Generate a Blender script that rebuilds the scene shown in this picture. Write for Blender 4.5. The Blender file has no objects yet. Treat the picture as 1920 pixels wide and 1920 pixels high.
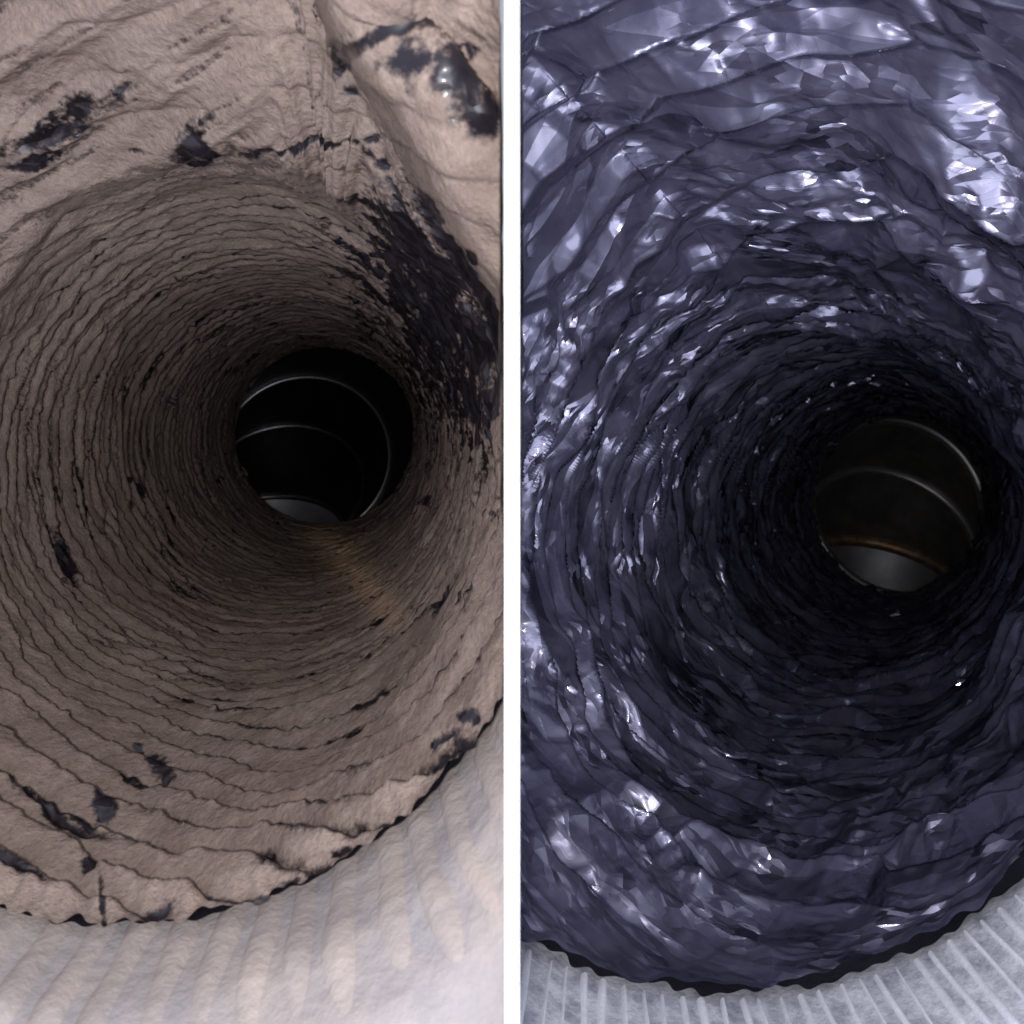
import bpy, bmesh, math
import numpy as np
from mathutils import Vector

# ------------------------------------------------------------------ camera, light, exposure
scene = bpy.context.scene
col = scene.collection
F = 1600.0            # focal length in units of the photograph's pixels (1920 wide)

cam_d = bpy.data.cameras.new("camera")
cam_d.sensor_width = 36.0
cam_d.lens = 36.0 * F / 1920.0
cam_d.clip_start = 0.005
cam_d.clip_end = 50.0
cam_d.dof.use_dof = True
cam_d.dof.focus_distance = 0.42
cam_d.dof.aperture_fstop = 24.0
cam = bpy.data.objects.new("camera", cam_d)
cam.rotation_euler = (math.pi / 2, 0, 0)          # at the origin, looking along +Y
col.objects.link(cam)
scene.camera = cam

world = bpy.data.worlds.new("World")
scene.world = world
world.use_nodes = True
bg = world.node_tree.nodes["Background"]
bg.inputs[0].default_value = (0.80, 0.84, 1.0, 1)
bg.inputs[1].default_value = 0.55


def lamp(name, kind, loc, energy, color, **kw):
    d = bpy.data.lights.new(name, kind)
    d.energy = energy
    d.color = color
    for k, v in kw.items():
        setattr(d, k, v)
    o = bpy.data.objects.new(name, d)
    o.location = loc
    col.objects.link(o)
    return o


# the phone's flash just above the lens, and the soft light that comes into the opening from behind it
lamp("flash_lamp", 'POINT', (-0.01, -0.06, 0.012), 2.9, (1.0, 0.955, 0.93), shadow_soft_size=0.012)
room = lamp("room_lamp", 'AREA', (0.05, -0.48, -0.36), 6.0, (0.84, 0.87, 1.0), shape='DISK', size=0.8)
room.rotation_euler = (Vector((0, 0.4, 0.06)) - Vector(room.location)).to_track_quat('-Z', 'Y').to_euler()

scene.view_settings.view_transform = 'Standard'
scene.view_settings.look = 'None'
scene.view_settings.exposure = 0.0
scene.view_settings.gamma = 1.0
scene.view_settings.use_curve_mapping = False
scene.cycles.use_denoising = True
scene.cycles.max_bounces = 6
scene.cycles.sample_clamp_indirect = 4.0


# ------------------------------------------------------------------ helpers
def px(x, y, d):
    """a point at depth d on the ray through (x, y) of the photograph"""
    return np.stack([(x - 960.0) / F * d, d + 0 * x, (960.0 - y) / F * d], axis=-1)


rng0 = np.random.RandomState(5)
TBL = rng0.rand(65536).astype(np.float32)


def hsh(i, j, k, seed):
    return TBL[((i * 73856093) ^ (j * 19349663) ^ (k * 83492791) ^ (seed * 2654435)) & 65535]


def n3(P, scale, seed=0):
    """smooth value noise of 3-D points, 0..1"""
    q = P / scale + 100.0
    i = np.floor(q).astype(np.int64)
    f = (q - i).astype(np.float32)
    f = f * f * (3 - 2 * f)
    x, y, z = i[..., 0], i[..., 1], i[..., 2]
    fx, fy, fz = f[..., 0], f[..., 1], f[..., 2]
    out = 0
    for a in (0, 1):
        for b in (0, 1):
            for c in (0, 1):
                w = (fx if a else 1 - fx) * (fy if b else 1 - fy) * (fz if c else 1 - fz)
                out = out + w * hsh(x + a, y + b, z + c, seed)
    return out


def facet(u, v, nu, seed):
    """piecewise flat noise: random heights over a random triangulation, -1..1, period nu in u"""
    i = np.floor(u).astype(np.int64)
    j = np.floor(v).astype(np.int64)
    a = (u - i).astype(np.float32)
    b = (v - j).astype(np.float32)
    i0, i1 = np.mod(i, nu), np.mod(i + 1, nu)
    f00, f10 = hsh(i0, j, 7, seed), hsh(i1, j, 7, seed)
    f01, f11 = hsh(i0, j + 1, 7, seed), hsh(i1, j + 1, 7, seed)
    flip = hsh(i0, j, 31, seed + 9) > 0.5
    t1 = np.where(a > b, f00 + (f10 - f00) * a + (f11 - f10) * b, f00 + (f01 - f00) * b + (f11 - f01) * a)
    a2 = 1 - a
    t2 = np.where(a2 > b, f10 + (f00 - f10) * a2 + (f01 - f00) * b, f10 + (f11 - f10) * b + (f01 - f11) * a2)
    return (np.where(flip, t2, t1) * 2 - 1)


def strip(u, row, nu, seed):
    """folded strip: low creases on even rows, high edges on odd rows, flat triangles between, 0..1"""
    i = np.floor(u).astype(np.int64)
    j = np.floor(row).astype(np.int64)
    a = (u - i).astype(np.float32)
    b = (row - j).astype(np.float32)

    def hh(ii, jj):
        r = hsh(np.mod(ii, nu), jj, 3, seed)
        return np.where(np.mod(jj, 2) == 0, 0.18 * r, 0.62 + 0.38 * r)
    f00, f10, f01, f11 = hh(i, j), hh(i + 1, j), hh(i, j + 1), hh(i + 1, j + 1)
    flip = hsh(np.mod(i, nu), j, 31, seed + 9) > 0.5
    t1 = np.where(a > b, f00 + (f10 - f00) * a + (f11 - f10) * b, f00 + (f01 - f00) * b + (f11 - f01) * a)
    a2 = 1 - a
    t2 = np.where(a2 > b, f10 + (f00 - f10) * a2 + (f01 - f00) * b, f10 + (f11 - f10) * b + (f01 - f11) * a2)
    return np.where(flip, t2, t1)


def sstep(e0, e1, x):
    t = np.clip((x - e0) / (e1 - e0), 0, 1)
    return t * t * (3 - 2 * t)


def grid_mesh(name, P, attrs=None, closed=True, smooth=True):
    """mesh from a (rows, columns, 3) grid; columns wrap round when closed"""
    R, C = P.shape[:2]
    me = bpy.data.meshes.new(name)
    idx = np.arange(R * C).reshape(R, C)
    nxt = np.roll(idx, -1, axis=1) if closed else idx[:, 1:]
    cur = idx if closed else idx[:, :-1]
    q = np.stack([cur[:-1], nxt[:-1], nxt[1:], cur[1:]], axis=-1).reshape(-1, 4)
    me.vertices.add(R * C)
    me.vertices.foreach_set("co", P.reshape(-1).astype(np.float32))
    me.loops.add(q.size)
    me.loops.foreach_set("vertex_index", q.reshape(-1).astype(np.int32))
    me.polygons.add(len(q))
    me.polygons.foreach_set("loop_start", np.arange(0, q.size, 4, dtype=np.int32))
    me.polygons.foreach_set("use_smooth", np.full(len(q), smooth))
    me.update(calc_edges=True)
    for k, a in (attrs or {}).items():
        at = me.attributes.new(k, 'FLOAT', 'POINT')
        at.data.foreach_set("value", a.reshape(-1).astype(np.float32))
    return me


def bm_mesh(name, bm, smooth=False):
    me = bpy.data.meshes.new(name)
    bm.to_mesh(me)
    bm.free()
    if smooth:
        me.polygons.foreach_set("use_smooth", np.full(len(me.polygons), True))
    return me


def obj(name, me, m, parent=None, loc=None):
    o = bpy.data.objects.new(name, me)
    if m is not None and not me.materials:
        me.materials.append(m)
    col.objects.link(o)
    if loc is not None:
        o.location = loc
    if parent is not None:
        o.parent = parent
    return o


def thing(name, label, cat, loc, group=None):
    o = bpy.data.objects.new(name, None)
    o.empty_display_size = 0.02
    o.location = loc
    o["label"] = label
    o["category"] = cat
    if group:
        o["group"] = group
    col.objects.link(o)
    return o


# ------------------------------------------------------------------ materials
def new_mat(name):
    m = bpy.data.materials.new(name)
    m.use_nodes = True
    nt = m.node_tree
    b = nt.nodes["Principled BSDF"]
    return m, nt, b


def nd(nt, t, **kw):
    n = nt.nodes.new(t)
    for k, v in kw.items():
        setattr(n, k, v)
    return n


def noise_node(nt, scale, detail=4, rough=0.6, coord='Object'):
    tc = nd(nt, 'ShaderNodeTexCoord')
    n = nd(nt, 'ShaderNodeTexNoise')
    n.inputs['Scale'].default_value = scale
    n.inputs['Detail'].default_value = detail
    n.inputs['Roughness'].default_value = rough
    nt.links.new(tc.outputs[coord], n.inputs['Vector'])
    return n


def ramp(nt, src, stops):
    r = nd(nt, 'ShaderNodeValToRGB')
    e = r.color_ramp.elements
    while len(e) < len(stops):
        e.new(0.5)
    for s, (p, c) in zip(e, stops):
        s.position = p
        s.color = (*c, 1) if len(c) == 3 else c
    nt.links.new(src, r.inputs[0])
    return r


def bump(nt, src, strength, dist, normal=None):
    b = nd(nt, 'ShaderNodeBump')
    b.inputs['Strength'].default_value = strength
    b.inputs['Distance'].default_value = dist
    nt.links.new(src, b.inputs['Height'])
    if normal is not None:
        nt.links.new(normal, b.inputs['Normal'])
    return b


def film_setup(nt, b, base, rough):
    b.inputs['Base Color'].default_value = (*base, 1)
    b.inputs['Roughness'].default_value = rough
    b.inputs['IOR'].default_value = 1.55
    b.inputs['Coat Weight'].default_value = 0.6
    b.inputs['Coat Roughness'].default_value = 0.12


def crinkle(nt, lu, lv, slope, mask_scale, m0, m1, seed, normal=None):
    """fine relief of creased film: every small cell is a flat chip with a tilt of its own"""
    su = nd(nt, 'ShaderNodeAttribute', attribute_name='su')
    sv = nd(nt, 'ShaderNodeAttribute', attribute_name='sv')
    cb = nd(nt, 'ShaderNodeCombineXYZ')
    for a, q, l in ((su, 0, lu), (sv, 1, lv)):
        dv = nd(nt, 'ShaderNodeMath', operation='DIVIDE')
        nt.links.new(a.outputs['Fac'], dv.inputs[0])
        dv.inputs[1].default_value = l
        nt.links.new(dv.outputs[0], cb.inputs[q])
    ad = nd(nt, 'ShaderNodeVectorMath', operation='ADD')
    ad.inputs[1].default_value = (seed * 13.7, seed * 7.1, 0)
    nt.links.new(cb.outputs[0], ad.inputs[0])
    vo = nd(nt, 'ShaderNodeTexVoronoi', voronoi_dimensions='2D', feature='F1')
    vo.inputs['Scale'].default_value = 1.0
    vo.inputs['Randomness'].default_value = 1.0
    nt.links.new(ad.outputs[0], vo.inputs['Vector'])
    sb = nd(nt, 'ShaderNodeVectorMath', operation='SUBTRACT')
    nt.links.new(ad.outputs[0], sb.inputs[0])
    nt.links.new(vo.outputs['Position'], sb.inputs[1])
    ce = nd(nt, 'ShaderNodeVectorMath', operation='SUBTRACT')
    nt.links.new(vo.outputs['Color'], ce.inputs[0])
    ce.inputs[1].default_value = (0.5, 0.5, 0.5)
    dt = nd(nt, 'ShaderNodeVectorMath', operation='DOT_PRODUCT')
    nt.links.new(sb.outputs[0], dt.inputs[0])
    nt.links.new(ce.outputs[0], dt.inputs[1])
    n = noise_node(nt, mask_scale, 2, 0.5)
    mr = nd(nt, 'ShaderNodeMapRange', interpolation_type='SMOOTHSTEP')
    mr.inputs['From Min'].default_value = m0
    mr.inputs['From Max'].default_value = m1
    nt.links.new(n.outputs['Fac'], mr.inputs['Value'])
    ml = nd(nt, 'ShaderNodeMath', operation='MULTIPLY')
    nt.links.new(dt.outputs['Value'], ml.inputs[0])
    nt.links.new(mr.outputs[0], ml.inputs[1])
    return bump(nt, ml.outputs[0], 1.0, slope * lv * 2.0, normal)


def mat_film():
    m, nt, b = new_mat("black_plastic_film")
    film_setup(nt, b, (0.05, 0.045, 0.085), 0.3)
    b.inputs['Metallic'].default_value = 0.56
    b.inputs['Coat Weight'].default_value = 0.9
    b.inputs['Coat Roughness'].default_value = 0.06
    n2 = noise_node(nt, 38, 3, 0.6)
    r = ramp(nt, n2.outputs['Fac'], [(0.3, (0.118, 0.115, 0.195)), (0.7, (0.215, 0.211, 0.31))])
    nt.links.new(r.outputs[0], b.inputs['Base Color'])
    rr = ramp(nt, n2.outputs['Fac'], [(0.3, (0.24,) * 3), (0.7, (0.36,) * 3)])
    nt.links.new(rr.outputs[0], b.inputs['Roughness'])
    ka = crinkle(nt, 0.150, 0.0190, 0.32, 20, -1.0, -0.5, 4)
    k0 = crinkle(nt, 0.075, 0.0088, 0.42, 20, 0.15, 0.5, 3, ka.outputs[0])
    k1 = crinkle(nt, 0.020, 0.0058, 0.36, 24, 0.46, 0.65, 1, k0.outputs[0])
    k2 = crinkle(nt, 0.0085, 0.0027, 0.75, 30, 0.47, 0.62, 2, k1.outputs[0])
    nt.links.new(k2.outputs[0], b.inputs['Normal'])
    nt.links.new(k2.outputs[0], b.inputs['Coat Normal'])
    return m


def mat_dusty_film():
    """black film under a layer of dust; the vertex attribute 'dust' says where the layer still lies"""
    m, nt, b = new_mat("dust_caked_film")
    film_setup(nt, b, (0.013, 0.011, 0.018), 0.42)
    b.inputs['Coat Weight'].default_value = 0.4
    at = nd(nt, 'ShaderNodeAttribute', attribute_name='dust')
    ru = nd(nt, 'ShaderNodeAttribute', attribute_name='rust')
    fine = noise_node(nt, 520, 4, 0.7)
    mid = noise_node(nt, 60, 5, 0.65)
    # ragged edge of the layer
    a = nd(nt, 'ShaderNodeMath', operation='MULTIPLY_ADD')
    nt.links.new(fine.outputs['Fac'], a.inputs[0])
    a.inputs[1].default_value = 0.9
    nt.links.new(at.outputs['Fac'], a.inputs[2])
    edge = nd(nt, 'ShaderNodeMapRange', interpolation_type='SMOOTHSTEP')
    edge.inputs['From Min'].default_value = 0.68
    edge.inputs['From Max'].default_value = 1.16
    nt.links.new(a.outputs[0], edge.inputs['Value'])
    kk = crinkle(nt, 0.016, 0.0055, 0.5, 24, -1.0, -0.5, 5)
    kk = crinkle(nt, 0.006, 0.003, 0.5, 24, 0.4, 0.6, 6, kk.outputs[0])
    nt.links.new(kk.outputs[0], b.inputs['Normal'])
    nt.links.new(kk.outputs[0], b.inputs['Coat Normal'])
    d = nd(nt, 'ShaderNodeBsdfPrincipled')
    d.inputs['Roughness'].default_value = 1.0
    d.inputs['Specular IOR Level'].default_value = 0.1
    r1 = ramp(nt, mid.outputs['Fac'], [(0.25, (0.255, 0.196, 0.168)), (0.75, (0.41, 0.327, 0.284))])
    mx = nd(nt, 'ShaderNodeMixRGB', blend_type='MIX')
    nt.links.new(ru.outputs['Fac'], mx.inputs['Fac'])
    nt.links.new(r1.outputs[0], mx.inputs[1])
    mx.inputs[2].default_value = (0.90, 0.62, 0.40, 1)
    r2 = ramp(nt, fine.outputs['Fac'], [(0.3, (0.76, 0.745, 0.735)), (0.7, (1.10, 1.10, 1.10))])
    mu = nd(nt, 'ShaderNodeMixRGB', blend_type='MULTIPLY')
    mu.inputs['Fac'].default_value = 1
    nt.links.new(mx.outputs[0], mu.inputs[1])
    nt.links.new(r2.outputs[0], mu.inputs[2])
    nt.links.new(mu.outputs[0], d.inputs['Base Color'])
    lump = noise_node(nt, 170, 4, 0.7)
    bl = bump(nt, lump.outputs['Fac'], 0.45, 0.0035)
    bd = bump(nt, fine.outputs['Fac'], 0.5, 0.0014, bl.outputs[0])
    nt.links.new(bd.outputs[0], d.inputs['Normal'])
    mix = nd(nt, 'ShaderNodeMixShader')
    nt.links.new(edge.outputs[0], mix.inputs[0])
    nt.links.new(b.outputs[0], mix.inputs[1])
    nt.links.new(d.outputs[0], mix.inputs[2])
    out = nt.nodes["Material Output"]
    nt.links.new(mix.outputs[0], out.inputs[0])
    return m


def mat_simple(name, c0, c1, scale, rough, metallic=0.0, bump_s=0.3, bump_d=0.001, detail=5):
    m, nt, b = new_mat(name)
    n = noise_node(nt, scale, detail, 0.65)
    r = ramp(nt, n.outputs['Fac'], [(0.32, c0), (0.68, c1)])
    nt.links.new(r.outputs[0], b.inputs['Base Color'])
    b.inputs['Roughness'].default_value = rough
    b.inputs['Metallic'].default_value = metallic
    n2 = noise_node(nt, scale * 4, 3, 0.6)
    bp = bump(nt, n2.outputs['Fac'], bump_s, bump_d)
    nt.links.new(bp.outputs[0], b.inputs['Normal'])
    return m


M_film = mat_film()
M_dusty = mat_dusty_film()
M_board = mat_simple("white_board", (0.8, 0.8, 0.8), (0.84, 0.84, 0.84), 40, 0.6, 0, 0.05, 0.0005)
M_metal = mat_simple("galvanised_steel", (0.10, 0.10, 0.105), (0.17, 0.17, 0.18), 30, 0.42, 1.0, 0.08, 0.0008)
M_bead = mat_simple("bright_steel_bead", (0.26, 0.25, 0.25), (0.40, 0.39, 0.39), 60, 0.36, 1.0, 0.1, 0.0006)
M_bead_r = mat_simple("bright_seam_bead", (0.85, 0.83, 0.82), (0.95, 0.93, 0.92), 60, 0.46, 1.0, 0.1, 0.0006)
M_metal_r = mat_simple("grey_elbow_steel", (0.16, 0.15, 0.14), (0.30, 0.28, 0.26), 22, 0.5, 0.55, 0.1, 0.0008)
M_last = mat_simple("lit_galvanised_steel", (0.50, 0.53, 0.58), (0.76, 0.78, 0.82), 22, 0.50, 0.8, 0.1, 0.0008)  # last gore: paler colour paints in the light on its camera-facing wall
M_rust = mat_simple("rusty_steel_bead", (0.50, 0.27, 0.12), (0.98, 0.76, 0.52), 45, 0.5, 0.9, 0.3, 0.0008)
M_cdust = mat_simple("pale_dust_collar", (0.36, 0.345, 0.37), (0.52, 0.46, 0.435), 48, 0.95, 0.0, 0.5, 0.0018)
M_cdust_rib = mat_simple("pale_dust_rib", (0.41, 0.365, 0.355), (0.55, 0.475, 0.44), 48, 0.95, 0.0, 0.5, 0.0018)
M_csil = mat_simple("silver_collar_sheet", (0.32, 0.33, 0.39), (0.78, 0.79, 0.85), 120, 0.6, 0.15, 0.4, 0.0012)
M_csil_rib = mat_simple("silver_collar_rib", (0.72, 0.74, 0.80), (0.86, 0.87, 0.92), 150, 0.55, 0.1, 0.3, 0.0008)
M_thread = mat_simple("white_thread", (0.6, 0.6, 0.62), (0.75, 0.75, 0.78), 200, 0.8)

# ------------------------------------------------------------------ added board, in place of the white gap between two separate views
BOARD_F, BOARD_B = 0.17, 1.5
HALF = 14.0 / F * BOARD_F
CLAMP = HALF + 0.0005
bm = bmesh.new()
bmesh.ops.create_cube(bm, size=1.0)
bmesh.ops.scale(bm, vec=(2 * HALF, BOARD_B - BOARD_F, 1.3), verts=bm.verts)
bmesh.ops.bevel(bm, geom=bm.edges[:], offset=0.0002, segments=2, affect='EDGES')
board = obj("added_divider_board", bm_mesh("added_divider_board", bm), M_board, None, (0, (BOARD_F + BOARD_B) / 2, 0))
board["label"] = "added upright white board filling the gap between the dusty duct and the clean black duct"
board["category"] = "board"


# ------------------------------------------------------------------ ducts
class Duct:
    """round duct whose sections appear as circles c = vp + k*rho of radius rho"""

    def __init__(self, vp, k, R, side, rho_far, rho_mouth, rho_lip, q):
        self.vp, self.k, self.R, self.side = vp, k, R, side
        self.rho_far, self.rho_mouth, self.rho_lip, self.q = rho_far, rho_mouth, rho_lip, q

    def centre(self, rho):
        return self.vp[0] + self.k[0] * rho, self.vp[1] + self.k[1] * rho

    def to_rt(self, x, y):
        """image point -> (rho, theta)"""
        ax, ay = x - self.vp[0], y - self.vp[1]
        kx, ky = self.k
        A = 1 - kx * kx - ky * ky
        B = ax * kx + ay * ky
        C = -(ax * ax + ay * ay)
        rho = (-B + math.sqrt(B * B - A * C)) / A
        cx, cy = self.centre(rho)
        return rho, math.atan2(y - cy, x - cx)


LEFT = Duct((711, 800), (-0.59, 0.105), 0.125, -1, 172, 850, 614, 0.50)
RIGHT = Duct((1775, 914), (-0.506, 0.182), 0.16, 1, 176, 800, 480, 0.62)


def base_surface(D, NS, NT, rho_end, top_w, lip_rho, lip_step, th0):
    """bare duct surface: returns px grids and depth plus surface coordinates"""
    th = th0 + np.linspace(0, 2 * np.pi, NT, endpoint=False)[None, :]
    re = rho_end(th)
    s = np.linspace(0, 1, NS)[:, None]
    rho = D.rho_far * (re / D.rho_far) ** (s ** 0.92)
    w = top_w(th)
    lip = lip_rho(th)
    d_tube = D.R * F / rho
    over = np.where(rho > lip, D.R * F / lip * (lip / rho) ** D.q, d_tube)
    d = d_tube * (1 - w) + over * w
    d = d * (1 - w * lip_step * sstep(-0.012, 0.012, np.log(rho / lip)))
    cx, cy = D.centre(rho)
    x = cx + rho * np.cos(th)
    y = cy + rho * np.sin(th)
    rad = d * rho / F
    dd = np.diff(d, axis=0)
    dr = np.diff(rad, axis=0)
    v = np.concatenate([np.zeros((1, th.shape[1])), np.cumsum(np.sqrt(dd * dd + dr * dr), axis=0)], axis=0)
    return th + 0 * rho, rho, x, y, d, v, w + 0 * rho


def normals(P):
    du = np.roll(P, -1, axis=1) - np.roll(P, 1, axis=1)
    dv = np.gradient(P, axis=0)
    n = np.cross(du, dv)
    n /= np.linalg.norm(n, axis=-1, keepdims=True) + 1e-12
    return n


def seamless(th, v, R):
    return np.stack([np.cos(th) * R, np.sin(th) * R, v], axis=-1)


def clamp_side(P, side, seed):
    """the soft liner lies flat against the added dividing board"""
    lim = CLAMP + 0.0008 * n3(P, 0.012, seed)
    if side < 0:
        P[..., 0] = np.minimum(P[..., 0], -lim)
    else:
        P[..., 0] = np.maximum(P[..., 0], lim)
    return P


def angdiff(a, b):
    return (a - b + np.pi) % (2 * np.pi) - np.pi


def blob(x, y, cx, cy, rx, ry, rot=0.0):
    c, s = math.cos(math.radians(rot)), math.sin(math.radians(rot))
    a = ((x - cx) * c + (y - cy) * s) / rx
    b = (-(x - cx) * s + (y - cy) * c) / ry
    return np.sqrt(a * a + b * b)          # 1 on the rim


# ---- dusty duct
def build_left():
    D = LEFT
    NS, NT = 500, 1180
    deg = np.degrees

    def top_w(th):
        t = deg(angdiff(th, -np.pi / 2))          # 0 at the top
        return sstep(-105, -62, t) * (1 - sstep(78, 100, t))

    def rho_end(th):
        w = top_w(th)
        sc = 4 * np.sin(th * 41) + 4 * np.sin(th * 67 + 1) + 3 * np.sin(th * 113)
        return (D.rho_mouth + sc) * (1 - w) + 1700 * w

    def lip_rho(th):
        t = angdiff(th, -np.pi / 2)
        return 614 + 26 * np.sin(3.1 * t + 0.4) + 12 * np.sin(9 * t) - 60 * np.clip(-t, 0, 2)

    th, rho, x, y, d, v, w = base_surface(D, NS, NT, rho_end, top_w, lip_rho, 0.022, math.pi)
    # heavy fold that hangs in from the upper right, nearer than the wall behind it
    fx = np.interp(y, [0, 90, 180, 330, 440, 560, 700, 860], [655, 725, 785, 860, 915, 975, 1040, 1120])
    e = x - fx
    bend = sstep(-18, 46, e) * (1 - 0.35 * sstep(60, 190, e))
    d = d * (1 - 0.16 * bend * w)
    P = px(x, y, d)
    S = seamless(th, v, D.R)
    # pleats along the wire helix: each laps over the next like a shingle
    p = 0.0182
    big = n3(S, 0.085, 1) - 0.5
    mid = n3(S, 0.036, 2) - 0.5
    sml = n3(S, 0.010, 3) - 0.5
    tiny = n3(S, 0.0034, 18) - 0.5
    wv = v + 0.072 * (1 - sstep(0.26, 0.55, d)) * np.cos(th - math.radians(185)) + 0.030 * big + 0.017 * mid + 0.0042 * sml + 0.0012 * tiny
    ph = wv / p + th / (2 * np.pi)
    fr = ph - np.floor(ph)
    dist = np.minimum(fr, 1 - fr) * p            # metres from the crease
    bulge = np.where(fr < 0.14, np.sqrt(np.clip(fr / 0.14, 0, 1)), 1 - ((fr - 0.14) / 0.86) ** 1.5)
    ampn = 0.30 + 1.1 * n3(S, 0.06, 4)
    h = 0.0042 * bulge * ampn * (1 + 0.7 * (1 - sstep(0.27, 0.42, d)))
    # second set of creases, crossing at a slant
    p2 = 0.029
    ph2 = (v + 0.055 * (n3(S, 0.11, 11) - 0.5) + 0.022 * (n3(S, 0.035, 12) - 0.5) + 0.004 * sml + 0.0012 * tiny) / p2 + 3 * th / (2 * np.pi)
    fr2 = ph2 - np.floor(ph2)
    dist2 = np.minimum(fr2, 1 - fr2) * p2
    pres2 = sstep(0.40, 0.58, n3(S, 0.055, 13))
    b2 = np.where(fr2 < 0.1, np.sqrt(np.clip(fr2 / 0.1, 0, 1)), 1 - ((fr2 - 0.1) / 0.9) ** 1.5)
    h = h + 0.0030 * pres2 * (b2 - 0.5)
    h = h + 0.0014 * (n3(S, 0.014, 5) - 0.5) + 0.0004 * (n3(S, 0.0045, 6) - 0.5)
    # crumbling crust along the crease
    h = h + 0.0021 * np.exp(-(dist / 0.0032) ** 2) * (n3(S, 0.0034, 19) - 0.35) * 2
    # top sheets are long soft folds
    near = w * sstep(-0.22, 0.06, np.log(rho / lip_rho(th)))
    rs_ = sstep(520, 720, x)
    al = (x * 0.87 - y * 0.5) * (1 - rs_) + (x * 0.42 + y * 0.9) * rs_          # along the folds
    ac = (x * 0.5 + y * 0.87) * (1 - rs_) + e * 0.9 * rs_                        # across them
    G = np.stack([al / 2600.0, ac / 620.0, 0 * al], -1)
    f1 = n3(G, 0.12, 21)
    f2 = n3(G, 0.045, 22)
    f3 = n3(np.stack([al / 1500.0, ac / 620.0, 0 * al], -1), 0.018, 23)
    h = h * (1 - 0.80 * near) + near * (0.009 * f1 + 0.0034 * f2 + 0.0006 * f3)
    # ------- where the dust still lies
    jag = n3(S, 0.0035, 7)
    jag2 = n3(S, 0.0016, 8)
    wid = 0.0012 + 0.0034 * np.clip(n3(S, 0.026, 9) * 1.8 - 0.35, 0, 1.0) * (0.2 + 1.3 * jag) * (1 + 0.1 * (1 - sstep(0.27, 0.42, d)))
    wid2 = pres2 * (0.0010 + 0.0030 * np.clip(n3(S, 0.02, 10) * 1.8 - 0.35, 0, 1.0)) * (0.2 + 1.3 * jag)
    line = np.maximum(1 - sstep(0.0, 2.0, dist / (wid + 1e-6)), (1 - sstep(0.0, 2.0, dist2 / (wid2 + 1e-6))) * pres2)
    p3 = 0.0105
    ph3 = (v + 0.03 * (n3(S, 0.09, 27) - 0.5) + 0.012 * mid + 0.004 * sml) / p3 - 2 * th / (2 * np.pi)
    fr3 = ph3 - np.floor(ph3)
    far = sstep(0.30, 0.50, d) * sstep(0.38, 0.60, n3(S, 0.05, 28))
    line = np.maximum(line, 0.8 * far * (1 - sstep(0.0, 1.0, np.minimum(fr3, 1 - fr3) * p3 / (0.0007 + 0.0030 * jag * jag))))
    h = h + 0.0016 * far * np.sqrt(np.clip(np.sin(np.pi * fr3), 0, 1))
    line = line * (1 - 0.85 * near)
    dust = 1 - 1.0 * line * (0.6 + 0.4 * sstep(0.3, 0.7, n3(S, 0.018, 20)))
    rag = (jag - 0.5) * 0.9 + (n3(S, 0.011, 14) - 0.5) * 1.3 + (jag2 - 0.5) * 0.6
    strk = n3(np.stack([al / 900.0, ac / 200.0, 0 * al], -1), 0.10, 24) - 0.5 + 0.6 * (n3(np.stack([al / 900.0, ac / 300.0, 0 * al], -1), 0.03, 25) - 0.5)

    def bare(cx, cy, rx, ry, rot=0, soft=0.75, rg=0.9, amount=0.84, top=0.0):
        nonlocal dust
        b = blob(x, y, cx, cy, rx, ry, rot) + rg * rag + top * 1.0 * strk
        dust = np.minimum(dust, 1 - amount * (1 - sstep(1 - soft, 1 + soft, b)))

    # the bare right wall behind the hanging fold
    behind = 1 - sstep(-6, 16, e)
    b1 = blob(x, y, 880, 600, 175, 290, -22) + 0.55 * rag
    b1 = np.minimum(b1, blob(x, y, 800, 440, 120, 130, -30) + 0.9 * rag)
    b1 = np.minimum(b1, blob(x, y, 930, 745, 60, 130, 0) + 0.8 * rag)
    str_ = sstep(0.25, 0.75, n3(np.stack([np.cos(th) * D.R * 0.35, np.sin(th) * D.R * 0.35, v * 3.0], -1), 0.014, 15))
    dust = np.minimum(dust, 1 - behind * (1 - sstep(0.25, 1.55, b1 + 0.25 * rag)) * (0.84 + 0.16 * str_))
    # torn or rubbed spots
    for a in ((113, 1062, 17, 48, -20), (252, 925, 7, 24, -8), (232, 905, 4, 14, 0), (312, 968, 6, 17, -10), (603, 1191, 10, 4, 0),
              (300, 1462, 34, 14, 40), (312, 1480, 10, 13, 0), (255, 1425, 16, 5, 30), (90, 1545, 62, 12, 22), (160, 1580, 50, 10, 35),
              (165, 1655, 20, 14, 0), (300, 1722, 28, 8, -12), (190, 1700, 7, 45, -8), (700, 1240, 14, 4, -10), (510, 1248, 14, 4, 0),
              (855, 1395, 34, 6, -35), (895, 1355, 16, 9, -40), (885, 1425, 18, 6, -40), (640, 1610, 20, 4, -25), (720, 1560, 18, 4, -30),
              (555, 1665, 26, 6, -20), (500, 1690, 22, 6, -15), (235, 1485, 40, 12, 28), (190, 1540, 24, 26, 20),
              (440, 760, 3, 9, 0), (700, 620, 4, 12, 30), (810, 945, 5, 12, 15), (405, 905, 4, 10, -15)):
        bare(*a)
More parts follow.
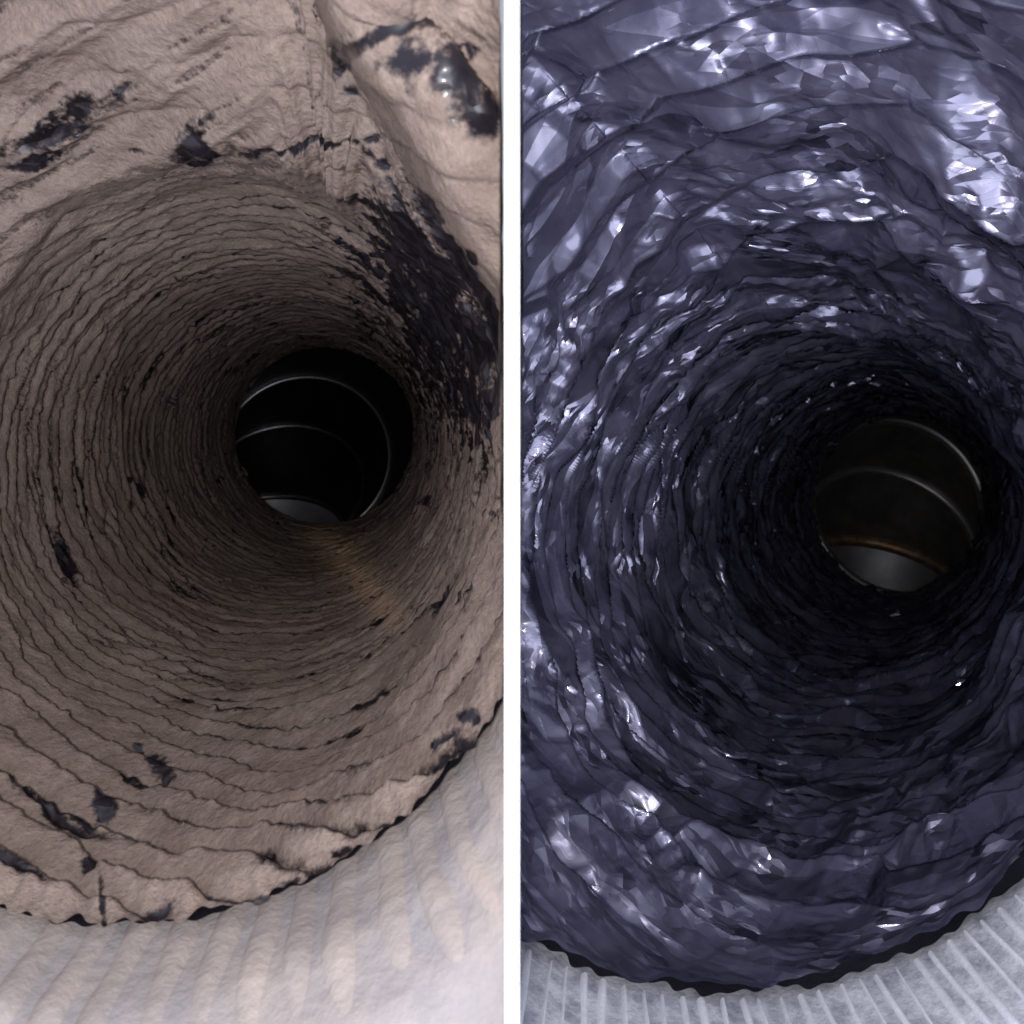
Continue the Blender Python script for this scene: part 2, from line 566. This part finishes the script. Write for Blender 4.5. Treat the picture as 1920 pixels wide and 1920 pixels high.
    # shiny bare film along the near folds at the top
    for a in ((95, 210, 105, 34, -28), (160, 160, 60, 30, -30), (395, 212, 36, 34, 0), (270, 235, 22, 6, 0), (375, 250, 30, 12, -5),
              (686, 62, 32, 36, 0), (800, 92, 44, 11, 35), (868, 150, 50, 12, 50), (835, 75, 30, 8, 20), (905, 110, 24, 9, 40), (735, 185, 12, 60, -35), (770, 40, 60, 14, 5),
              (55, 260, 70, 16, -20), (240, 130, 30, 18, -30), (880, 70, 40, 14, 10), (910, 205, 16, 30, -30), (560, 232, 180, 7, -2),
              (940, 450, 14, 12, 0), (700, 130, 20, 14, 50)):
        bare(*a, soft=0.8, rg=0.7, top=1.2, amount=0.84)
    # ragged darker zone under the lip, with the dust mask lowered
    bb = blob(x, y, 480, 262, 150, 26, -4) + 1.2 * rag
    dust = np.minimum(dust, 1 - 0.42 * (1 - sstep(0.6, 1.3, bb)))
    streak = n3(np.stack([np.cos(th) * D.R, np.sin(th) * D.R, v * 3.2], -1), 0.022, 16)
    topz = sstep(0.55, 0.8, streak) * w * (1 - near) * sstep(300, 420, y) * (1 - sstep(560, 700, y)) * sstep(420, 700, x)
    dust = np.minimum(dust, 1 - 0.75 * topz)
    # streaks rubbed clean along the near folds, and along the inner edge of the hanging fold
    sk = n3(np.stack([al / 1500.0, ac / 150.0, 0 * al], -1), 0.10, 26)
    dust = np.minimum(dust, 1 - 0.52 * near * sstep(0.54, 0.84, sk + 0.25 * (rag - 0.0)))
    inner = sstep(-75, -25, e) * (1 - sstep(2, 20, e + 10 * rag)) * sstep(110, 200, y) * w
    dust = np.minimum(dust, 1 - inner * (0.45 + 0.5 * sstep(280, 380, y)))
    # tan run-off stain along the bottom towards the elbow
    sx = np.interp(y, [1000, 1060, 1150, 1300], [600, 650, 725, 800])
    rust = np.exp(-((x - sx) / 42.0) ** 2) * sstep(985, 1010, y) * (1 - sstep(1050, 1230, y)) * (0.5 + 0.9 * n3(S, 0.012, 17))
    rust = np.clip(rust, 0, 1)
    h = h * (1 - 0.75 * sstep(0.95, 1.0, rho / rho_end(th)) * (1 - w)) + 0.0008 * dust
    # gentle crumple in the bare film
    nu = 160
    cr = facet(th / (2 * np.pi) * nu + 3 * mid, v / 0.006 + 2 * big, nu, 5)
    h = h + (1 - sstep(0.2, 0.7, dust)) * (0.0012 * cr + near * 0.0 * (0.0028 * facet(th / (2 * np.pi) * 70 + mid, v / 0.013, 70, 6) + 0.0028 * facet(th / (2 * np.pi) * 170, v / 0.006, 170, 7)))
    N = normals(P)
    inward = px(*D.centre(rho), d) - P
    sg = np.sign((N * inward).sum(-1, keepdims=True))
    P = P + N * sg * h[..., None]
    P = clamp_side(P, -1, 41)
    c0 = px(np.array(D.centre(D.rho_mouth)[0]), np.array(D.centre(D.rho_mouth)[1]), np.array(D.R * F / D.rho_mouth))
    root = thing("flexible_duct", "flexible duct caked inside with brown dust, seen down its ribbed bore", "duct",
                 (float(c0[0]), float(c0[1]), float(c0[2]) - D.R))
    me = grid_mesh("liner", P - np.array(root.location), {"dust": dust, "rust": rust, "su": th * D.R, "sv": v})
    o = obj("liner", me, M_dusty, root)
    o["label"] = "pleated black liner film under a thick brown dust layer"
    return root


# ---- clean duct
def build_right():
    D = RIGHT
    NS, NT = 500, 1180
    deg = np.degrees

    def top_w(th):
        t = deg(angdiff(th, -np.pi / 2))
        return sstep(-112, -55, t) * (1 - sstep(60, 112, t))

    def rho_end(th):
        w = top_w(th)
        sc = 12 + 2.5 * np.sin(th * 68 + np.sin(th * 9)) + 5 * np.sin(th * 21 + 1) + 3 * np.sin(th * 43)
        return (D.rho_mouth + sc) * (1 - w) + 1900 * w

    def lip_rho(th):
        t = angdiff(th, -np.pi / 2)
        return 470 + 14 * np.sin(4 * t) + 10 * np.sin(11 * t + 1) + 160 * np.clip(-t - 0.25, 0, 2) + 60 * np.clip(t - 0.5, 0, 2)

    th, rho, x, y, d, v, w = base_surface(D, NS, NT, rho_end, top_w, lip_rho, 0.008, 0.0)
    P = px(x, y, d)
    S = seamless(th, v, D.R)
    near = w * sstep(0.0, 0.35, np.log(rho / lip_rho(th)))
    p = 0.027
    big = n3(S, 0.11, 31) - 0.5
    mid = n3(S, 0.035, 32) - 0.5
    wu = th / (2 * np.pi)
    # straight-edged warps keep the creases straight
    wa = 0.5 * facet(wu * 56, v / 0.019, 56, 38) + 0.4 * (n3(S, 0.05, 38) - 0.5)
    wb = 0.5 * facet(wu * 50, v / 0.017, 50, 39) + 0.4 * (n3(S, 0.05, 39) - 0.5)
    mid = 0.4 * facet(wu * 34, v / 0.034, 34, 48)
    fz = facet(wu * 46 + 1.6 * mid, v / 0.026, 46, 33)
    lean = 0.075 * (1 - sstep(0.34, 0.75, d)) * np.cos(th - math.radians(205))
    ph = (v + lean + 0.040 * big + 0.018 * mid + 0.0050 * fz) / p + wu + 1.2 * near * np.sin(th)
    fr = ph - np.floor(ph)
    band = np.floor(ph)
    # folded strip: creases (even rows) and tucked edges (odd rows) joined by flat triangles
    row = 2 * band + np.where(fr < 0.30, fr / 0.30, 1 + (fr - 0.30) / 0.70)
    h = 0.0170 * strip(wu * 26 + 0.9 * mid, row, 26, 34)
    h = h * (0.45 + 0.9 * n3(S, 0.07, 35))
    p2 = 0.047
    ph2 = (v + 1.4 * lean + 0.07 * (n3(S, 0.13, 36) - 0.5) + 0.02 * mid) / p2 - 3 * wu
    fr2 = ph2 - np.floor(ph2)
    pres2 = sstep(0.42, 0.6, n3(S, 0.08, 37))
    row2 = 2 * np.floor(ph2) + np.where(fr2 < 0.25, fr2 / 0.25, 1 + (fr2 - 0.25) / 0.75)
    h = h + 0.0085 * pres2 * strip(wu * 38 + 0.8 * wa, row2, 38, 47)
    # crumple: flat facets with sharp creases, in patches
    patch = sstep(0.42, 0.62, n3(S, 0.045, 40))
    patch2 = sstep(0.48, 0.66, n3(S, 0.030, 41))
    c1 = facet(wu * 26 + 1.0 * wa, v / 0.022 + 1.0 * wb, 26, 42)
    c2 = facet(wu * 56 + 1.1 * wb, v / 0.0105 + 1.1 * wa, 56, 43)
    c3 = facet(wu * 140 + 1.6 * wa, v / 0.0046 + 1.5 * wb, 140, 44)
    lipz = np.exp(-(np.log(rho / lip_rho(th)) / 0.16) ** 2) * w
    deep = sstep(1.0, 1.25, d)
    calm = 1 - 0.75 * sstep(0.36, 0.62, d)
    h = h + 0.0022 * c1 * (0.4 + 0.6 * calm) * (1 - 0.35 * near)
    h = h + 0.0026 * np.abs(c2) * (0.08 + 0.92 * patch) * calm * (1 - 0.35 * near) + 0.0026 * c2 * lipz
    h = h + 0.0012 * c3 * (0.02 + 0.98 * patch2) * calm * (1 - 0.5 * near) + 0.0010 * c3 * lipz + 0.0014 * c3 * deep
    # big taut folds of the sheet at the top, running with the helix
    tilt = -np.hypot(x - 1740, y - 1060)
    fo = (tilt + 95 * (n3(S, 0.12, 45) - 0.5) + 45 * mid + 14 * c1) / 112.0
    ff = fo - np.floor(fo)
    foldh = np.where(ff < 0.72, ff / 0.72, (1 - ff) / 0.28)
    leftside = 1 - sstep(1600, 1850, x)
    h = h * (1 - 0.80 * near * leftside) + near * leftside * 0.0125 * foldh * (0.4 + 0.9 * n3(S, 0.08, 46)) + near * 0.0035 * c1
    h = h * (1 - 0.80 * sstep(0.76, 1.02, rho / rho_end(th)) * (1 - w))
    N = normals(P)
    inward = px(*D.centre(rho), d) - P
    sg = np.sign((N * inward).sum(-1, keepdims=True))
    P = P + N * sg * h[..., None]
    # the cut end of the film curls in a little
    curl = sstep(0.955, 1.0, rho / rho_end(th)) * (1 - w)
    P = P + N * sg * (0.003 * curl)[..., None]
    P = clamp_side(P, 1, 51)
    c0 = px(np.array(D.centre(D.rho_mouth)[0]), np.array(D.centre(D.rho_mouth)[1]), np.array(D.R * F / D.rho_mouth))
    root = thing("flexible_duct", "clean flexible duct with shiny crumpled black film lining", "duct",
                 (float(c0[0]), float(c0[1]), float(c0[2]) - D.R))
    me = grid_mesh("liner", P - np.array(root.location), {"su": th * D.R, "sv": v + lean})
    obj("liner", me, M_film, root)
    return root


M_rim_shade = mat_simple("black_rim_shade", (0.012, 0.011, 0.018), (0.022, 0.020, 0.03), 200, 0.5)  # near-black colour that paints the shade under the film's rim


def rim_shade(D, root, reach, sc, seed):
    """added black strip in place of the shade between film rim and collar"""
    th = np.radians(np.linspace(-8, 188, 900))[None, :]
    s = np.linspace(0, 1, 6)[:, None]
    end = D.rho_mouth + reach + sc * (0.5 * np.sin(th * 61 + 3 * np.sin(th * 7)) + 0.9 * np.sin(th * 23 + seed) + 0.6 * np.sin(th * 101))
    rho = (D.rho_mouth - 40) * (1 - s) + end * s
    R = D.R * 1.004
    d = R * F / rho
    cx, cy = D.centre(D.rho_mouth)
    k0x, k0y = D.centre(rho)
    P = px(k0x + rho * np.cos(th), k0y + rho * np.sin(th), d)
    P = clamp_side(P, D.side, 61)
    return obj("rim_shade_strip", grid_mesh("rim_shade_strip", P - np.array(root.location), closed=False), M_rim_shade, root)


def loose_end(D, root):
    """crumpled loose flakes of the liner towards its far end"""
    rs = np.random.RandomState(12)
    bm = bmesh.new()
    o3 = np.array(root.location)
    spots = [(rs.normal(1.0, 0.035), rs.uniform(60, 330)) for _ in range(150)] + \
            [(rs.normal(1.36, 0.04), rs.uniform(0, 360)) for _ in range(150)] + \
            [(rs.uniform(0.55, 1.3), rs.uniform(40, 220)) for _ in range(140)]
    for d, a in spots:
        d = min(max(d, 0.5), 1.43)
        rho = D.R * F / d
        a = math.radians(a)
        cx, cy = D.centre(rho)
        er = np.array([math.cos(a), 0, -math.sin(a)])
        et = np.array([-math.sin(a), 0, -math.cos(a)])
        c = px(np.array(cx), np.array(cy), np.array(d)) + er * (D.R - 0.004 - rs.uniform(0, 0.004))
        view = -c / np.linalg.norm(c)
        n = view + rs.normal(0, 0.085, 3)
        n /= np.linalg.norm(n)
        u = np.cross(n, er); u /= np.linalg.norm(u)
        w = np.cross(n, u)
        l, k = rs.uniform(0.003, 0.011), rs.uniform(0.0025, 0.006)
        q = [c + u * l * rs.uniform(0.6, 1), c + w * k * rs.uniform(0.5, 1), c - u * l * rs.uniform(0.5, 1), c - w * k * rs.uniform(0.6, 1)]
        q.append((q[0] + q[2]) / 2 + n * rs.uniform(-0.0012, 0.0012))
        vs = [bm.verts.new(Vector(p - o3)) for p in q]
        for i0, i1 in ((0, 1), (1, 2), (2, 3), (3, 0)):
            bm.faces.new((vs[i0], vs[i1], vs[4]))
    o = obj("loose_film_flakes", bm_mesh("loose_film_flakes", bm), M_film, root)
    o["kind"] = "stuff"


duct_l = build_left()
duct_r = build_right()
rim_shade(LEFT, duct_l, -6, 4, 1)
rim_shade(RIGHT, duct_r, 0, 5, 2)
loose_end(RIGHT, duct_r)


# ------------------------------------------------------------------ metal elbows at the far ends
def elbow(D, rings, label, bead_m, third_mat, last_m, wall_m, thick):
    """rings: (x, y, depth, radius, tilt about X in degrees, roll) in order along the pipe"""
    first = rings[0]
    base = px(np.array(first[0]), np.array(first[1]), np.array(first[2]))
    root = thing("metal_elbow", label, "duct elbow", (float(base[0]), float(base[1]), float(base[2]) - first[3]))
    o3 = np.array(root.location)
    NT = 96
    t = np.linspace(0, 2 * np.pi, NT, endpoint=False)
    circ = []
    for (x, y, d, r, tilt, yaw) in rings:
        c = px(np.array(x), np.array(y), np.array(d))
        a, b = math.radians(tilt), math.radians(yaw)
        ex = np.array([math.cos(b), math.sin(b), 0])
        ez = np.array([-math.sin(b) * math.sin(a), math.cos(b) * math.sin(a), math.cos(a)])
        circ.append((c, ex, ez, r))
    for k in range(len(circ) - 1):
        rows = []
        for s in np.linspace(0, 1, 7):
            pts = 0
            for (c, ex, ez, r), wt in ((circ[k], 1 - s), (circ[k + 1], s)):
                pts = pts + wt * (c + r * (np.cos(t)[:, None] * ex + np.sin(t)[:, None] * ez))
            rows.append(pts - o3)
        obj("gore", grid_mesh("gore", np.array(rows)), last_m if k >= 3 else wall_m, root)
    for k in range(1, len(circ) - 1):
        c, ex, ez, r = circ[k]
        nrm = np.cross(ex, ez)
        rows = []
        br = thick if k != 3 else thick * 1.4
        for u in np.linspace(0, 2 * np.pi, 11):
            rr = r - 0.002 + br * math.cos(u)
            rows.append(c + nrm * br * math.sin(u) + rr * (np.cos(t)[:, None] * ex + np.sin(t)[:, None] * ez) - o3)
        bd = obj("seam_bead", grid_mesh("seam_bead", np.array(rows)), third_mat if k == 3 else bead_m, root)
        if k == 3 and third_mat is M_rust:
            bd["label"] = "rusty tan seam bead"
    # end of the last gore
    bm = bmesh.new()
    c, ex, ez, r = circ[-1]
    vs = [bm.verts.new(Vector(c + r * (math.cos(q) * ex + math.sin(q) * ez) - o3)) for q in t]
    bm.faces.new(vs)
    obj("end_disc", bm_mesh("end_disc", bm), M_metal, root)
    return root


def bend(first, R, yaw, tops):
    """rings of an elbow from the highest point of each: (x, y, depth, how far the pipe has turned down)"""
    out = [first]
    for x, y, d, phi in tops:
        t = px(np.array(x), np.array(y), np.array(d))
        a = math.radians(phi)
        dc = d - R * math.sin(a)
        zc = float(t[2]) - R * math.cos(a)
        out.append((960 + float(t[0]) / dc * F, 960 - zc / dc * F, dc, R, phi, yaw))
    return out


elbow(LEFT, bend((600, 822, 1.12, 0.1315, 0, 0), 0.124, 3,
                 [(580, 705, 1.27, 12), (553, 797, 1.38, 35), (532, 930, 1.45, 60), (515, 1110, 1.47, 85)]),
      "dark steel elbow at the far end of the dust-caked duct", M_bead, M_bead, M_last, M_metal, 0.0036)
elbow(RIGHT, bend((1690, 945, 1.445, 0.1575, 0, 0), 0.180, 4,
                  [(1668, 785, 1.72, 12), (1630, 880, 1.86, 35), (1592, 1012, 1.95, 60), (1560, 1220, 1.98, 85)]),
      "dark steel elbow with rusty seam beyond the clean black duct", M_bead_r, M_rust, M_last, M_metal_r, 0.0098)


# ------------------------------------------------------------------ ribbed collars at the mouths
def collar(D, label, sheet_m, rib_m, n_ribs, prof, rib_len, rib_h, a0, a1, seed, sag, rib_w, rib_0):
    cx, cy = D.centre(D.rho_mouth)
    d0 = D.R * F / D.rho_mouth
    c0 = px(np.array(cx), np.array(cy), np.array(d0))
    root = thing("duct_collar", label, "collar", (float(c0[0]), float(c0[1]) - 0.05, float(c0[2]) - D.R))
    o3 = np.array(root.location)
    rs = np.random.RandomState(seed)
    # prof: list of (radius in metres, depth)
    pr = np.array([a for a, b in prof])
    pd = np.array([b for a, b in prof])
    tt = np.linspace(0, 1, 60)
    knots = np.linspace(0, 1, len(prof))
    R_ = np.interp(tt, knots, pr)
    D_ = np.interp(tt, knots, pd)
    for _ in range(6):
        R_[1:-1] = (R_[:-2] + 2 * R_[1:-1] + R_[2:]) / 4
        D_[1:-1] = (D_[:-2] + 2 * D_[1:-1] + D_[2:]) / 4
    ang = np.radians(np.linspace(a0, a1, 420))[None, :]
    Rg = R_[:, None] + 0 * ang
    Dg = D_[:, None] + 0 * ang
    def axis(dep):
        """centre line: along the duct behind the mouth, straight on in front of it"""
        k = 0.003 * np.log1p(np.exp((dep - d0 - 0.004) / 0.003))
        return np.stack([c0[0] + k * (D.vp[0] - 960) / F, 0 * k, c0[2] - k * (D.vp[1] - 960) / F], -1)
    Q = np.stack([np.cos(ang) * Rg, Dg, -np.sin(ang) * Rg], -1) + axis(Dg)
    nz = n3(Q, 0.02, seed) - 0.5
    Q[..., 1] += sag * nz + 0.4 * sag * (n3(Q, 0.006, seed + 1) - 0.5)
    bmx = bmesh.new()
    me = grid_mesh("sheet", Q - o3, closed=False)

    def clip(me):
        b = bmesh.new()
        b.from_mesh(me)
        g = b.verts[:] + b.edges[:] + b.faces[:]
        co = Vector((D.side * CLAMP - o3[0], 0, 0))
        bmesh.ops.bisect_plane(b, geom=g, plane_co=co, plane_no=(-D.side, 0, 0), clear_outer=True)
        b.to_mesh(me)
        n = len(b.verts)
        b.free()
        return n
    bmx.free()
    clip(me)
    obj("collar_sheet", me, sheet_m, root)
    # raised ribs, one mesh each
    step = 2 * math.pi / n_ribs
    i0, i1 = int(math.ceil(math.radians(a0) / step)), int(math.floor(math.radians(a1) / step))
    for i in range(i0, i1 + 1):
        th = (i + rs.uniform(-0.12, 0.12)) * step
        L = rib_len * rs.uniform(0.8, 1.2)
        m = max(6, int(34 * min(1.0, L)))
        s = np.linspace(rib_0, min(1.0, L), m)
        rr = np.interp(s, tt, R_)
        dp = np.interp(s, tt, D_)
        tr, td = np.gradient(rr), np.gradient(dp)
        ln = np.hypot(tr, td)
        nr, ndp = td / ln, -tr / ln           # towards the camera / the axis
        prof_w = np.array([-1, -0.72, -0.35, 0, 0.35, 0.72, 1.0])
        prof_h = np.array([-0.25, 0.45, 0.9, 1.0, 0.9, 0.45, -0.25])
        fade = np.clip((s[-1] - s) / (0.45 * s[-1]), 0, 1) ** 0.8 if L < 1 else np.ones_like(s)
        hw = step * pr[0] * rs.uniform(*rib_w)
        rows = []
        for k in range(m):
            wob = 0.0006 * math.sin(9 * s[k] + i * 2.1)
            lat = prof_w * hw * (1 + 0.25 * s[k]) * (max(fade[k], 0.02) ** 0.6 if L < 1 else 1.0) + wob
            hh = rib_h * (prof_h * fade[k] - 1.2 * (1 - fade[k]) if L < 1 else prof_h) + 0.0004 * math.sin(23 * s[k] + i)
            rad = rr[k] + nr[k] * hh
            dep = dp[k] + ndp[k] * hh
            er = np.array([math.cos(th), 0, -math.sin(th)])
            et = np.array([-math.sin(th), 0, -math.cos(th)])
            rows.append(er[None, :] * rad[:, None] + et[None, :] * lat[:, None] + np.array([0, 1, 0])[None, :] * dep[:, None]
                        + axis(dep) - o3)
        me = grid_mesh("rib", np.array(rows), closed=False)
        if clip(me) > 3:
            obj("rib", me, rib_m, root)
        else:
            bpy.data.meshes.remove(me)
    return root


collar(LEFT, "pale ribbed collar buried in dust under the brown duct's rim", M_cdust, M_cdust_rib, 66,
       [(0.1270, 0.285), (0.1285, 0.245), (0.136, 0.215), (0.150, 0.195), (0.172, 0.183), (0.21, 0.176)], 0.72, 0.0015, 5, 175, 3, 0.0012, (0.32, 0.40), 0.10)
collar(RIGHT, "silvery ribbed collar under the clean black film's wavy edge", M_csil, M_csil_rib, 138,
       [(0.1612, 0.350), (0.1635, 0.318), (0.173, 0.290), (0.188, 0.265), (0.21, 0.245), (0.26, 0.235)], 1.3, 0.0016, 5, 175, 4, 0.0012, (0.08, 0.24), 0.19)
